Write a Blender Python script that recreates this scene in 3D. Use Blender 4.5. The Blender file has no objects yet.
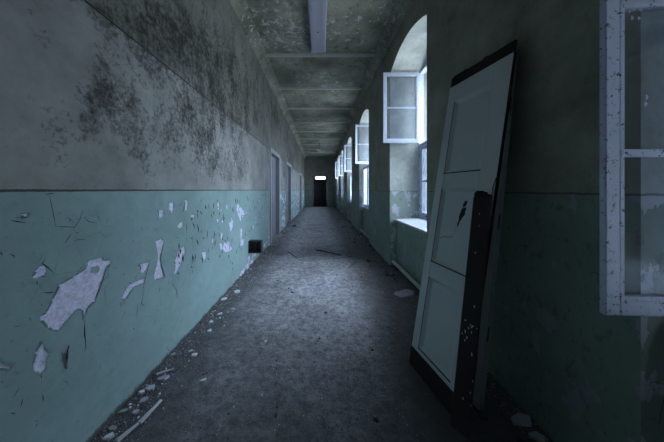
import bpy, bmesh, math, random
import numpy as np
from mathutils import Vector, Matrix
sc = bpy.context.scene
R = math.radians

# ------------------------------------------------------------------ camera
F = 221.3            # focal length in pixels of the 664 px wide frame
VX, VY = 320.0, 190.0
EYE = 1.40
cam = bpy.data.cameras.new('camera'); cam_o = bpy.data.objects.new('camera', cam)
sc.collection.objects.link(cam_o)
cam.sensor_width = 36; cam.lens = F*36/664
cam.shift_x = (332-VX)/664; cam.shift_y = -(221-VY)/664
cam.clip_start = 0.02; cam.clip_end = 400
cam_o.location = (0, 0, EYE); cam_o.rotation_euler = (R(90), 0, 0)
sc.camera = cam_o

# ------------------------------------------------------------------ view
sc.view_settings.view_transform = 'Standard'; sc.view_settings.look = 'None'
sc.view_settings.gamma = 1; sc.view_settings.use_curve_mapping = False
sc.view_settings.exposure = 2.75
sc.cycles.use_denoising = True
sc.cycles.max_bounces = 10; sc.cycles.diffuse_bounces = 5; sc.cycles.transparent_max_bounces = 24
sc.cycles.sample_clamp_indirect = 4.0
sc.cycles.caustics_reflective = False; sc.cycles.caustics_refractive = False

# ------------------------------------------------------------------ sky (overcast dusk, bluish)
SKY = 3.0
w = bpy.data.worlds.new('overcast_sky'); sc.world = w; w.use_nodes = True
nt = w.node_tree; nt.nodes.clear()
tc = nt.nodes.new('ShaderNodeTexCoord'); sp = nt.nodes.new('ShaderNodeSeparateXYZ')
rp = nt.nodes.new('ShaderNodeValToRGB'); bg = nt.nodes.new('ShaderNodeBackground'); ow = nt.nodes.new('ShaderNodeOutputWorld')
mr = nt.nodes.new('ShaderNodeMapRange'); mr.inputs[1].default_value = -1; mr.inputs[2].default_value = 1
nt.links.new(tc.outputs['Generated'], sp.inputs[0]); nt.links.new(sp.outputs['Z'], mr.inputs[0])
nt.links.new(mr.outputs[0], rp.inputs[0]); nt.links.new(rp.outputs[0], bg.inputs[0]); nt.links.new(bg.outputs[0], ow.inputs[0])
e = rp.color_ramp.elements
e[0].position = 0.40; e[0].color = (.26, .30, .32, 1)
e[1].position = 1.0; e[1].color = (2.05, 2.40, 2.90, 1)
x = e.new(.50); x.color = (.42, .47, .50, 1)
x = e.new(.60); x.color = (.61, .73, .89, 1)
bg.inputs[1].default_value = SKY

# ------------------------------------------------------------------ layout (metres, Y runs down the corridor)
XL, XR = -1.28, 1.30
YB, YE = -4.2, 18.6
HC = 4.22
DADO = 1.380; DADO_L = 1.396
XW = 1.83                         # plane of the window sashes
YN0, YF0, PER = 2.695, 4.115, 3.218
WINS = [-2, -1, 0, 1, 2, 3, 4]
def wn(i): return YN0 + PER*i, YF0 + PER*i
SILL_F, SILL_B = 0.86, 0.905
SPRING, CROWN = 3.54, 3.72

for i in WINS:                    # sampling portals in the window openings (they emit nothing)
    a, b = wn(i)
    L = bpy.data.lights.new('window_portal', 'AREA'); L.shape = 'RECTANGLE'; L.size = b-a; L.size_y = 2.7
    L.cycles.is_portal = True
    o = bpy.data.objects.new('window_portal', L); sc.collection.objects.link(o)
    o.location = (XW+.16, (a+b)/2, 2.22); o.rotation_euler = (0, R(90), 0)
    # area light looks down local -Z; turn it to -X
    o.rotation_euler = Vector((-1, 0, 0)).to_track_quat('-Z', 'Z').to_euler()

# ================================================================== materials
def mat(name, rough=.85, spec=.3):
    m = bpy.data.materials.new(name); m.use_nodes = True
    t = m.node_tree; b = t.nodes['Principled BSDF']
    b.inputs['Roughness'].default_value = rough; b.inputs['Specular IOR Level'].default_value = spec
    return m, t, b
class N:
    """tiny node graph helper"""
    def __init__(s, t): s.t = t; s.tc = t.nodes.new('ShaderNodeTexCoord')
    def new(s, k): return s.t.nodes.new('ShaderNode'+k)
    def link(s, a, b): s.t.links.new(a, b)
    def pos(s): return s.tc.outputs['Object']
    def mapping(s, scale, loc=(0, 0, 0), rot=(0, 0, 0)):
        m = s.new('Mapping'); m.inputs['Scale'].default_value = scale; m.inputs['Location'].default_value = loc
        m.inputs['Rotation'].default_value = rot; s.link(s.pos(), m.inputs[0]); return m.outputs[0]
    def noise(s, scale, detail=5, rough=.6, vec=None, dist=0):
        n = s.new('TexNoise'); n.inputs['Scale'].default_value = scale; n.inputs['Detail'].default_value = detail
        n.inputs['Roughness'].default_value = rough; n.inputs['Distortion'].default_value = dist
        s.link(vec if vec is not None else s.pos(), n.inputs['Vector']); return n.outputs[0]
    def voro(s, scale, feature='F1', vec=None, rand=1):
        n = s.new('TexVoronoi'); n.feature = feature; n.inputs['Scale'].default_value = scale
        n.inputs['Randomness'].default_value = rand
        s.link(vec if vec is not None else s.pos(), n.inputs['Vector']); return n.outputs[0]
    def ramp(s, f, stops, mode='LINEAR'):
        r = s.new('ValToRGB'); s.link(f, r.inputs[0]); r.color_ramp.interpolation = mode
        el = r.color_ramp.elements
        while len(el) < len(stops): el.new(.5)
        for q, (p, c) in zip(el, stops):
            q.position = p; q.color = (c, c, c, 1) if isinstance(c, (int, float)) else (*c, 1)
        return r.outputs[0]
    def mix(s, f, a, b, mode='MIX'):
        m = s.new('Mix'); m.data_type = 'RGBA'; m.blend_type = mode
        for v, sock in ((f, m.inputs[0]), (a, m.inputs[6]), (b, m.inputs[7])):
            if hasattr(v, 'is_linked') or hasattr(v, 'links'): s.link(v, sock)
            elif isinstance(v, (int, float)): sock.default_value = v if sock == m.inputs[0] else (v, v, v, 1)
            else: sock.default_value = (*v, 1)
        return m.outputs[2]
    def math(s, op, a, b=0, c=0, clamp=False):
        m = s.new('Math'); m.operation = op; m.use_clamp = clamp
        for v, sock in zip((a, b, c), m.inputs):
            if hasattr(v, 'links'): s.link(v, sock)
            else: sock.default_value = v
        return m.outputs[0]
    def attr(s, name):
        a = s.new('Attribute'); a.attribute_name = name; return a.outputs['Fac']
    def xyz(s):
        p = s.new('SeparateXYZ'); s.link(s.pos(), p.inputs[0]); return p.outputs
    def bump(s, h, bsdf, strength=.5, dist=.01):
        b = s.new('Bump'); b.inputs['Strength'].default_value = strength; b.inputs['Distance'].default_value = dist
        s.link(h, b.inputs['Height']); s.link(b.outputs[0], bsdf.inputs['Normal'])

GREEN = (.255, .375, .375)
PLASTER = (.50, .48, .60)
GREY = (.30, .31, .305)

def green_nodes(g, col=GREEN, dirt=.5):
    c = g.mix(g.ramp(g.noise(1.6, 6, .65), [(.3, 0), (.7, 1)]), tuple(v*.80 for v in col), tuple(v*1.12 for v in col))
    spots = g.ramp(g.noise(38, 6, .75), [(.60, 0), (.72, 1)])
    c = g.mix(g.math('MULTIPLY', spots, dirt), c, (.05, .065, .06))
    return c

def wall_left_mat():
    m, t, b = mat('flaking_dado_and_mouldy_plaster', .8, .25); g = N(t)
    z = g.xyz()[2]
    # paint
    c = green_nodes(g)
    hl = g.math('MULTIPLY', g.math('LESS_THAN', g.voro(7, 'DISTANCE_TO_EDGE', g.mapping((1, 1, 1), (0, 0, 0))), .006), g.ramp(g.noise(2.7, 4, .6), [(.54, 0), (.62, .5)]))
    c = g.mix(hl, c, (.07, .10, .10))
    c = g.mix(g.math('MULTIPLY', g.ramp(g.noise(3.2, 8, .72, dist=.4), [(.50, 0), (.70, 1)]), .35), c, (.13, .20, .20))
    # dirt creeping up from the floor
    wob = g.math('MULTIPLY', g.ramp(g.noise(9, 7, .75), [(.42, 0), (.8, 1)]), .06)
    low = g.ramp(g.math('SUBTRACT', z, wob), [(0.0, .9), (.02, 0)])
    c = g.mix(low, c, (.05, .055, .055))
    # exposed plaster where the paint came off (signed distance stored on the wall)
    d = g.attr('peel')
    d = g.math('ADD', d, g.math('MULTIPLY', g.math('SUBTRACT', g.noise(60, 6, .75), .5), .024))
    pm = g.ramp(g.math('ADD', g.math('MULTIPLY', d, 60), .5), [(.45, 1), (.55, 0)])
    pl = g.mix(g.ramp(g.noise(40, 8, .8), [(.35, 0), (.65, 1)]), (.42, .42, .54), (.82, .82, 1.0))
    c = g.mix(pm, c, pl)
    # upper plaster with mould
    n1 = g.noise(2.2, 8, .68)
    up = g.mix(g.ramp(n1, [(.3, 0), (.72, 1)]), tuple(v*.62 for v in GREY), tuple(v*1.3 for v in GREY))
    mo = g.attr('mould')
    fine = g.noise(26, 9, .78, dist=.3)
    str_ = g.noise(4.5, 6, .72, g.mapping((1, 1, .6)))
    k = g.math('ADD', g.math('ADD', g.math('MULTIPLY', g.math('SUBTRACT', fine, .5), 2.7), g.math('MULTIPLY', g.math('SUBTRACT', str_, .5), 2.3)), mo)
    km = g.ramp(k, [(.20, 0), (.46, .5), (.85, 1)])
    # everything above the batten is dirtier
    hi = g.ramp(g.math('MULTIPLY', z, .2), [(.484, 0), (.488, 1)])
    up = g.mix(g.math('MULTIPLY', hi, .55), up, (.13, .135, .11))
    up = g.mix(g.math('MULTIPLY', km, .93), up, (.022, .024, .022))
    flk = g.ramp(g.noise(16, 9, .8), [(.68, 0), (.72, 1)])
    up = g.mix(g.math('MULTIPLY', flk, .35), up, (.36, .37, .36))
    edge = g.math('ADD', z, g.math('MULTIPLY', g.math('SUBTRACT', g.noise(14, 6, .8), .5), .012))
    s1 = g.math('GREATER_THAN', edge, DADO_L)
    c = g.mix(s1, c, up)
    line = g.math('MULTIPLY', g.math('GREATER_THAN', edge, DADO_L-.004), g.math('LESS_THAN', edge, DADO_L+.007))
    c = g.mix(g.math('MULTIPLY', line, .85), c, (.025, .025, .025))
    g.link(c, b.inputs['Base Color'])
    h = g.math('ADD', g.math('MULTIPLY', g.noise(30, 8, .7), .5), g.math('MULTIPLY', pm, -.8))
    h = g.math('ADD', h, g.math('MULTIPLY', g.noise(4, 3, .5), 1.2))
    g.bump(h, b, .55, .006)
    return m

def wall_right_mat(name, reveal=False):
    m, t, b = mat(name, .85, .2); g = N(t)
    z = g.xyz()[2]
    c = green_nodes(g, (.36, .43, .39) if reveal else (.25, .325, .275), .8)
    # worn patches of paint
    wv = g.math('ADD', g.noise(6.5, 7, .62, g.mapping((1, 1, .6), (3, 0, 0))), g.math('MULTIPLY', g.noise(1.3, 2), .25))
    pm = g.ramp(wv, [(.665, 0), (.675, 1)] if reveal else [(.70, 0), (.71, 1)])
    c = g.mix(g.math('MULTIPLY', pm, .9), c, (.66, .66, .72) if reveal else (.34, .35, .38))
    cr = g.voro(5, 'DISTANCE_TO_EDGE', g.mapping((1, 1, .6)))
    crm = g.math('MULTIPLY', g.math('MULTIPLY', g.math('LESS_THAN', cr, .004), .6), g.math('GREATER_THAN', g.noise(2.3), .58))
    c = g.mix(crm, c, (.03, .035, .03))
    fk = g.ramp(g.noise(17, 9, .8, g.mapping((1, 1, .6))), [(.56, 0), (.60, 1)])
    c = g.mix(g.math('MULTIPLY', fk, .42), c, (.07, .09, .075))
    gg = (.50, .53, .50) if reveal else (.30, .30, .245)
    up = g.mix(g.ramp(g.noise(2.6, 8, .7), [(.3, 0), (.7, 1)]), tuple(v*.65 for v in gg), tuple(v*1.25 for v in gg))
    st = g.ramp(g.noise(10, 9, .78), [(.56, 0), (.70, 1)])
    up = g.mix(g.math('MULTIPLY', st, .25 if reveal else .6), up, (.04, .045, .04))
    edge = g.math('ADD', z, g.math('MULTIPLY', g.math('SUBTRACT', g.noise(14, 6, .8), .5), .015))
    c = g.mix(g.math('GREATER_THAN', edge, DADO), c, up)
    line = g.math('MULTIPLY', g.math('GREATER_THAN', edge, DADO-.004), g.math('LESS_THAN', edge, DADO+.006))
    c = g.mix(g.math('MULTIPLY', line, .6), c, (.03, .03, .03))
    g.link(c, b.inputs['Base Color'])
    g.bump(g.math('ADD', g.noise(26, 8, .7), g.math('MULTIPLY', pm, -.8)), b, .5, .006)
    return m

def ceiling_mat():
    m, t, b = mat('flaking_ceiling_plaster', .9, .1); g = N(t)
    n = g.noise(1.5, 8, .7)
    c = g.mix(g.ramp(n, [(.32, 0), (.68, 1)]), (.16, .165, .130), (.50, .51, .42))
    st = g.ramp(g.noise(6, 9, .8), [(.46, 0), (.66, 1)])
    c = g.mix(g.math('MULTIPLY', st, .8), c, (.03, .033, .028))
    fl = g.math('MULTIPLY', g.ramp(g.noise(8, 9, .72, dist=.5), [(.575, 0), (.60, 1)]), g.ramp(g.noise(.9, 3, .5, g.mapping((1, 1, 1), (4.2, 1.4, 0))), [(.44, 0), (.54, 1)]))
    vd = g.new('VectorMath'); vd.operation = 'DISTANCE'; g.link(g.pos(), vd.inputs[0]); vd.inputs[1].default_value = (-.70, 3.85, HC)
    near = g.ramp(vd.outputs['Value'], [(.25, .055), (.85, 0)])
    fl2 = g.ramp(g.math('ADD', g.noise(9, 9, .75, dist=.6), near), [(.585, 0), (.60, 1)])
    fl = g.math('MULTIPLY', g.math('MAXIMUM', g.math('MULTIPLY', fl, .8), g.math('MULTIPLY', fl2, g.ramp(vd.outputs['Value'], [(.5, 1), (.9, 0)]))), 1)
    c = g.mix(g.math('MULTIPLY', fl, .85), c, (.60, .61, .66))
    g.link(c, b.inputs['Base Color'])
    g.bump(g.math('ADD', g.noise(20, 8, .7), g.math('MULTIPLY', fl, -.6)), b, .6, .01)
    return m

def floor_mat():
    m, t, b = mat('dusty_trodden_floor', .80, .35); g = N(t)
    n = g.noise(2.2, 9, .72); n2 = g.noise(13, 9, .78)
    c = g.mix(g.ramp(n, [(.3, 0), (.7, 1)]), (.20, .203, .225), (.56, .57, .63))
    c = g.mix(g.math('MULTIPLY', g.ramp(n2, [(.44, 0), (.60, 1)]), .75), c, (.075, .076, .082))
    c = g.mix(g.math('MULTIPLY', g.ramp(g.noise(34, 8, .85), [(.50, 0), (.60, 1)]), .55), c, (.05, .05, .055))
    sp = g.ramp(g.noise(90, 5, .7), [(.60, 0), (.72, 1)])
    c = g.mix(g.math('MULTIPLY', sp, .5), c, (.30, .31, .34))
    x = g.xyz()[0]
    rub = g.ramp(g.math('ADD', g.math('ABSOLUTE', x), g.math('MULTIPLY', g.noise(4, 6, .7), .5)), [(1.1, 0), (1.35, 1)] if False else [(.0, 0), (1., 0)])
    xa = g.math('MAXIMUM', g.math('MULTIPLY', x, -1.0), g.math('ADD', x, .40))  # right side reaches further in: shade beside the piers painted into the floor
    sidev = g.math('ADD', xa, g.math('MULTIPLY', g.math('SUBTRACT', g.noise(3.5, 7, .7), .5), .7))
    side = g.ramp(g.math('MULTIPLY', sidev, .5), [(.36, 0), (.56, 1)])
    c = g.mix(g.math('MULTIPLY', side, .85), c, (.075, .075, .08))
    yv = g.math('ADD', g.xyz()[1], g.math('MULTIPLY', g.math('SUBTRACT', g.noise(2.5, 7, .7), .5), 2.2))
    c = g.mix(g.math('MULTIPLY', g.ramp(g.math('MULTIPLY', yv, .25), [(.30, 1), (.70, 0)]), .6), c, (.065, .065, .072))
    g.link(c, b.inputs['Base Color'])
    rr = g.ramp(g.noise(5, 6, .7), [(.3, .42), (.7, .75)]); g.link(rr, b.inputs['Roughness'])
    h = g.math('ADD', g.math('MULTIPLY', g.noise(60, 8, .75), .5), g.math('ADD', g.math('MULTIPLY', g.noise(11, 7, .7), 1.2), g.math('MULTIPLY', g.noise(3, 4, .5), 1.0)))
    g.bump(h, b, .9, .02)
    return m

def paint_mat(name, col, chip, amount=.62, scale=40, rough=.5, var=.12):
    m, t, b = mat(name, rough, .4); g = N(t)
    c = g.mix(g.noise(5, 6, .7), tuple(v*(1-var*2) for v in col), tuple(v*(1+var) for v in col))
    k = g.ramp(g.noise(scale, 8, .75), [(amount, 0), (amount+.03, 1)])
    c = g.mix(k, c, chip)
    g.link(c, b.inputs['Base Color']); g.bump(g.math('SUBTRACT', g.noise(60, 6, .7), k), b, .35, .003)
    return m

def flat_mat(name, col, rough=.8, var=.25, scale=12, spec=.3):
    m, t, b = mat(name, rough, spec); g = N(t)
    c = g.mix(g.noise(scale, 7, .7), tuple(v*(1-var) for v in col), tuple(v*(1+var) for v in col))
    g.link(c, b.inputs['Base Color']); g.bump(g.noise(scale*4, 5, .7), b, .3, .003)
    return m

def glass_mat(name, dust=.15, col=(.55, .6, .68), streak=True, transl=False):
    m = bpy.data.materials.new(name); m.use_nodes = True; t = m.node_tree; t.nodes.clear(); g = N(t)
    out = g.new('OutputMaterial'); tr = g.new('BsdfTransparent'); gl = g.new('BsdfGlossy'); gl.inputs['Roughness'].default_value = .06
    tr.inputs[0].default_value = (.92, .95, .97, 1)
    df = g.new('BsdfTranslucent' if transl else 'BsdfDiffuse'); df.inputs[0].default_value = (*col, 1)
    d2 = g.new('BsdfDiffuse'); d2.inputs[0].default_value = (*col, 1)
    mx0 = g.new('MixShader'); mx0.inputs[0].default_value = .5; g.link(df.outputs[0], mx0.inputs[1]); g.link(d2.outputs[0], mx0.inputs[2])
    fr = g.new('LayerWeight'); fr.inputs[0].default_value = .12
    m1 = g.new('MixShader'); g.link(fr.outputs['Fresnel'], m1.inputs[0]); g.link(tr.outputs[0], m1.inputs[1]); g.link(gl.outputs[0], m1.inputs[2])
    m2 = g.new('MixShader')
    k = g.ramp(g.noise(5, 8, .7, g.mapping((1, 1, .4))), [(.3, dust*.5), (.75, min(1, dust*1.7))])
    g.link(k, m2.inputs[0]); g.link(m1.outputs[0], m2.inputs[1]); g.link(mx0.outputs[0], m2.inputs[2])
    g.link(m2.outputs[0], out.inputs[0])
    return m

M = dict(
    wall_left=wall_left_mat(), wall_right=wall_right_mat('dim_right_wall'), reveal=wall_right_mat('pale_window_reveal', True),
    ceiling=ceiling_mat(), floor=floor_mat(),
    lip=flat_mat('lifted_green_paint', (.16, .26, .25), .7), crack=flat_mat('black_crack', (.022, .026, .026), .95),
    sash=paint_mat('chipped_white_window_paint', (.60, .65, .79), (.05, .05, .06), .58, 50),
    sill=paint_mat('dirty_white_sill', (.50, .52, .58), (.10, .10, .10), .58, 25),
    glass=glass_mat('dirty_window_glass', .16), dusty=glass_mat('thickly_dusty_glass', .75, (.85, .88, .95), transl=True),
    clear=glass_mat('dim_glass', .03, (.4, .45, .5)),
    door_white=paint_mat('grubby_white_door_paint', (.62, .66, .66), (.08, .075, .075), .70, 30, .55, .06),
    panel_white=paint_mat('grubby_panel_paint', (.60, .64, .64), (.08, .075, .075), .72, 20, .55, .06),
    dark_wood=paint_mat('dark_brown_wood', (.030, .022, .022), (.30, .25, .24), .705, 34, .6),
    bare_wood=flat_mat('blackened_wood', (.022, .018, .017), .8),
    edge_white=paint_mat('chipped_door_edge', (.33, .35, .40), (.04, .035, .035), .60, 45, .6),
    doorleaf=flat_mat('grey_lilac_door', (.20, .20, .24), .6, .12), doorframe=paint_mat('pale_door_frame', (.42, .43, .46), (.12, .12, .12), .68, 30),
    lamp=flat_mat('grey_lilac_enamel', (.36, .37, .46), .45, .1, 4), black=flat_mat('black_metal', (.02, .02, .022), .5, .3),
    rust=flat_mat('dull_dark_metal', (.075, .065, .06), .6), chip=flat_mat('pale_plaster_and_glints', (.78, .79, .84), .9, .12),
    slab=flat_mat('bluish_plaster_slab', (.44, .45, .53), .9, .25), greenchip=flat_mat('green_paint_flake', (.28, .38, .36), .75, .15),
    lath=flat_mat('weathered_lath', (.62, .62, .68), .8, .2), darkstick=flat_mat('dark_twig', (.04, .035, .033), .9),
    pipe=flat_mat('cream_painted_pipe', (.50, .52, .47), .6), dirt=flat_mat('dark_rubble', (.055, .055, .06), .95, .5, 40),
    enddoor=flat_mat('nearly_black_door', (.014, .013, .016), .6), white=flat_mat('white_enamel', (.6, .62, .66), .4, .1),
    black_mark=flat_mat('black_soot_and_lines', (.02, .022, .025), .9), rib=flat_mat('lit_rib_plaster', (.50, .51, .46), .9, .3), blocker=flat_mat('blocker_render', (.16, .16, .155), .9), plain=flat_mat('outer_masonry', (.25, .26, .26), .9),
)

# ================================================================== mesh helpers
def link_mesh(name, bm, m, parent=None, smooth=False):
    me = bpy.data.meshes.new(name); bm.normal_update(); bm.to_mesh(me); bm.free()
    for mm in (m if isinstance(m, (list, tuple)) else [m]): me.materials.append(mm)
    if smooth:
        for p in me.polygons: p.use_smooth = True
    o = bpy.data.objects.new(name, me); sc.collection.objects.link(o)
    if parent: o.parent = parent
    return o
def tag(o, label=None, cat=None, group=None, kind=None):
    if label: o['label'] = label
    if cat: o['category'] = cat
    if group: o['group'] = group
    if kind: o['kind'] = kind
    return o
def empty(name, loc=(0, 0, 0), rot=(0, 0, 0)):
    o = bpy.data.objects.new(name, None); sc.collection.objects.link(o)
    o.empty_display_size = .1; o.location = loc; o.rotation_euler = rot; return o
def box(bm, a, b, bev=0, mi=0):
    x0, y0, z0 = a; x1, y1, z1 = b
    vs = [bm.verts.new(p) for p in ((x0, y0, z0), (x1, y0, z0), (x1, y1, z0), (x0, y1, z0), (x0, y0, z1), (x1, y0, z1), (x1, y1, z1), (x0, y1, z1))]
    fs = [bm.faces.new([vs[i] for i in q]) for q in ((0, 3, 2, 1), (4, 5, 6, 7), (0, 1, 5, 4), (1, 2, 6, 5), (2, 3, 7, 6), (3, 0, 4, 7))]
    for f in fs: f.material_index = mi
    if bev:
        es = list({e for f in fs for e in f.edges})
        bmesh.ops.bevel(bm, geom=es, offset=bev, segments=1, affect='EDGES', profile=.5)
def tube(bm, pts, r, seg=10, r2=None):
    pts = [Vector(p) for p in pts]; rings = []
    for i, p in enumerate(pts):
        d = (pts[min(i+1, len(pts)-1)]-pts[max(i-1, 0)]).normalized()
        a = d.orthogonal().normalized(); b_ = d.cross(a)
        rr = r if r2 is None else r+(r2-r)*i/(len(pts)-1)
        rings.append([bm.verts.new(p+(a*math.cos(t)+b_*math.sin(t))*rr) for t in [2*math.pi*k/seg for k in range(seg)]])
    for q, s in zip(rings, rings[1:]):
        for k in range(seg): bm.faces.new((q[k], q[(k+1) % seg], s[(k+1) % seg], s[k]))
    bm.faces.new(list(reversed(rings[0]))); bm.faces.new(rings[-1])
def quad(bm, *ps, mi=0):
    f = bm.faces.new([bm.verts.new(p) for p in ps]); f.material_index = mi; return f

def px_wall(x, y, X=XL):            # where a sight line meets a side wall (layout aid)
    d = X*F/(x-VX); return d, EYE-(y-VY)*d/F
def px_floor(x, y, h=0):
    d = (EYE-h)*F/(y-VY); return (x-VX)*d/F, d

# ================================================================== left wall: paint loss measured on the wall
def crop(ox, oy, s, pts): return [(ox+a/s, oy+b/s) for a, b in pts]
peels_px = [
 [(87,261.7),(101.4,257.5),(103.6,260.8),(108.7,259),(110.5,263.5),(106,268),(103.3,278),(99.6,289),(96,298),(94.5,302.4),(91.5,302.4),(87,308.8),(83.3,321),(81.4,309),(76,309.7),(68,319),(62,326),(58.7,331),(53,330.6),(47.7,327.7),(40.5,320),(41,315),(46,313),(52,300),(58.7,285),(74.3,276),(87,267)],
 [(42.6,264.4),(47,268),(44.4,277),(41.7,275.3),(35.4,279.8),(31.8,277),(35.4,271.7)],
 [(40.8,341),(44.3,347),(51.6,351),(46,360.8),(44.8,370),(40.8,373),(34.8,371.6),(33,364.8),(35.3,352.6)],
 [(-3,358),(5.4,363.5),(13.6,364),(9.5,370),(-3,369)],
]
c2 = lambda p: crop(110, 190, 4.02, p)
peels_px += [c2(p) for p in (
 [(185,205),(200,196),(218,205),(210,240),(200,275),(215,330),(220,350),(180,362),(178,345),(190,300),(195,265),(190,235)],
 [(285,235),(300,225),(303,250),(285,300),(265,335),(255,340),(262,300),(258,285),(270,255)],
 [(110,300),(160,285),(150,310),(135,335),(120,325),(122,308)],
 [(140,350),(135,375),(110,385),(95,390),(60,440),(45,440),(70,390),(90,375),(120,362)],
 [(195,82),(215,80),(213,110),(195,112)], [(240,52),(255,50),(258,75),(245,98),(238,80)],
 [(300,42),(313,42),(310,80),(300,85)], [(268,150),(290,122),(293,145),(283,153)], [(330,98),(340,98),(336,112)])]
c3 = lambda p: crop(180, 190, 4.91, p)
peels_px += [c3(p) for p in (
 [(278,62),(295,80),(315,105),(318,125),(300,125),(300,158),(285,120),(276,95)],
 [(213,255),(240,250),(257,290),(240,302),(225,307),(208,285)],
 [(295,190),(306,190),(303,232),(296,225)], [(293,250),(313,240),(312,270),(296,277)],
 [(103,310),(127,303),(127,335),(115,347)], [(238,165),(262,145),(258,185),(248,207)], [(176,145),(190,143),(186,168)],
 [(55,120),(70,122),(68,136),(57,134)], [(195,262),(205,258),(207,290),(200,292)])]
isle_px = [(91.5,267),(99.6,265.3),(100.5,269.9),(97.8,273),(90.6,272.6)]
c1 = lambda p: crop(0, 190, 6.31, p)
peels_px += [c1([(130,160),(165,150),(180,150),(175,172),(150,175)])]
cA = lambda p: crop(20, 240, 5.525, p); cD = lambda p: crop(0, 320, 3.68, p); cE = lambda p: crop(0, 280, 2.727, p)
cracks_px = [c1(p) for p in ([(310,35),(335,150),(350,230)], [(350,230),(420,232),(470,235),(500,190),(525,120)], [(335,150),(400,152)], [(405,160),(480,215)],
   [(450,270),(430,305),(405,340)], [(460,325),(500,310),(540,315)], [(530,170),(560,200),(610,210)], [(60,190),(110,200),(160,205)], [(100,174),(150,178),(190,140)], [(0,385),(12,415)], [(620,160),(624,190)], [(280,30),(320,22),(345,20)], [(90,30),(150,25)])]
cracks_px += [cA(p) for p in ([(140,100),(122,130),(150,150),(185,180)], [(90,220),(95,250)], [(130,290),(165,292),(195,285)], [(500,150),(550,160)], [(562,330),(550,385)], [(595,235),(625,245)], [(455,95),(462,115)], [(475,155),(460,210),(440,270)], [(412,345),(370,380),(352,430)], [(115,355),(122,365)])]
cracks_px += [c2(p) for p in ([(160,285),(145,340),(125,430)], [(218,205),(208,250),(203,272)], [(215,325),(222,360)], [(305,225),(303,255)], [(255,340),(250,375),(265,400),(270,440)], [(255,48),(266,70)], [(218,80),(222,105)], [(270,65),(285,58),(290,40)], [(330,170),(335,250)], [(305,180),(310,215)], [(245,235),(270,250)], [(108,295),(125,305)], [(190,110),(188,125)], [(75,370),(92,378)])]
cracks_px += [cD(p) for p in ([(72,245),(45,290)], [(85,283),(74,322)], [(155,270),(160,305)], [(125,375),(145,368)], [(130,395),(136,380)], [(170,408),(188,393)], [(150,195),(151,218)], [(160,95),(175,110),(188,113)], [(310,0),(309,50),(315,90),(310,118)], [(225,110),(262,78)], [(330,145),(368,115)], [(0,228),(14,228)], [(282,372),(288,374)], [(60,215),(75,205)], [(36,342),(60,346)])]
cracks_px += [cE(p) for p in ([(230,115),(231,150),(235,190)], [(375,60),(372,110)], [(480,10),(485,60)], [(455,180),(460,195)], [(308,336),(328,315)], [(395,20),(385,65),(395,72)], [(345,50),(330,75)], [(500,90),(490,130)], [(320,150),(260,200)])]
rnd = random.Random(7)
to_w = lambda pts: [px_wall(a, b) for a, b in pts]
peels = [to_w(p) for p in peels_px]
cracks = [(to_w(p), .0026) for p in cracks_px]
cracks.append((to_w([(69, 345), (66.3, 351), (66.8, 358), (65.4, 369)]), .008))
for k in range(6): cracks[k] = (cracks[k][0], .0022)
# small losses further down the wall
for k in range(150):
    y = rnd.uniform(2.0, 5.6); z = rnd.uniform(.25, 1.33) if y > 3 else rnd.uniform(.55, 1.3)
    if y > 3.7 and z < .6: continue
    h = rnd.uniform(.02, .10); lean = rnd.uniform(-.02, .04)
    cracks.append(([(y, z), (y+lean*.5+rnd.uniform(-.01, .01), z-h*.5), (y+lean, z-h)], rnd.uniform(.006, .014)))
for k in range(60):
    y = rnd.uniform(.9, 2.6); z = rnd.uniform(.25, 1.3); h = rnd.uniform(-.045, .045); l = rnd.uniform(.006, .03)
    cracks.append(([(y, z), (y+l*.5+rnd.uniform(-.006, .006), z-h*.4), (y+l, z-h)], rnd.uniform(.0008, .0022)))
def blob(y, z, ry, rz, n=9):
    return [(y+math.cos(t)*ry*rnd.uniform(.5, 1.15), z+math.sin(t)*rz*rnd.uniform(.5, 1.15)) for t in [2*math.pi*k/n for k in range(n)]]
for k in range(26):
    peels.append(blob(rnd.uniform(2.6, 5.5), rnd.uniform(.45, 1.3), rnd.uniform(.012, .035), rnd.uniform(.02, .06)))
for k in range(20):                               # along the foot, beside and beyond the box
    peels.append(blob(rnd.uniform(3.6, 5.6), rnd.uniform(.02, .22), rnd.uniform(.04, .12), rnd.uniform(.03, .08)))
for k in range(150):
    peels.append(blob(rnd.uniform(7.0, 18.4), rnd.uniform(.05, 1.3), rnd.uniform(.05, .20), rnd.uniform(.03, .10)))
for k in range(170):
    y = rnd.uniform(7.0, 18); z = rnd.uniform(.2, 1.35); h = rnd.uniform(.05, .2)
    cracks.append(([(y, z), (y+rnd.uniform(-.05, .05), z-h)], rnd.uniform(.02, .05)))

def sdf(P, poly):
    a = np.array(poly); b = np.roll(a, -1, 0); d2 = np.full(len(P), 1e9); ins = np.zeros(len(P), bool)
    for (x0, y0), (x1, y1) in zip(a, b):
        e = np.array((x1-x0, y1-y0)); wv = P-np.array((x0, y0)); tt = np.clip((wv@e)/max(e@e, 1e-12), 0, 1)
        q = wv-tt[:, None]*e; d2 = np.minimum(d2, (q**2).sum(1))
        cond = ((y0 > P[:, 1]) != (y1 > P[:, 1]))
        with np.errstate(divide='ignore', invalid='ignore'):
            xi = (x1-x0)*(P[:, 1]-y0)/((y1-y0) if y1 != y0 else 1e-9)+x0
        ins ^= cond & (P[:, 0] < xi)
    d = np.sqrt(d2); return np.where(ins, -d, d)

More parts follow.
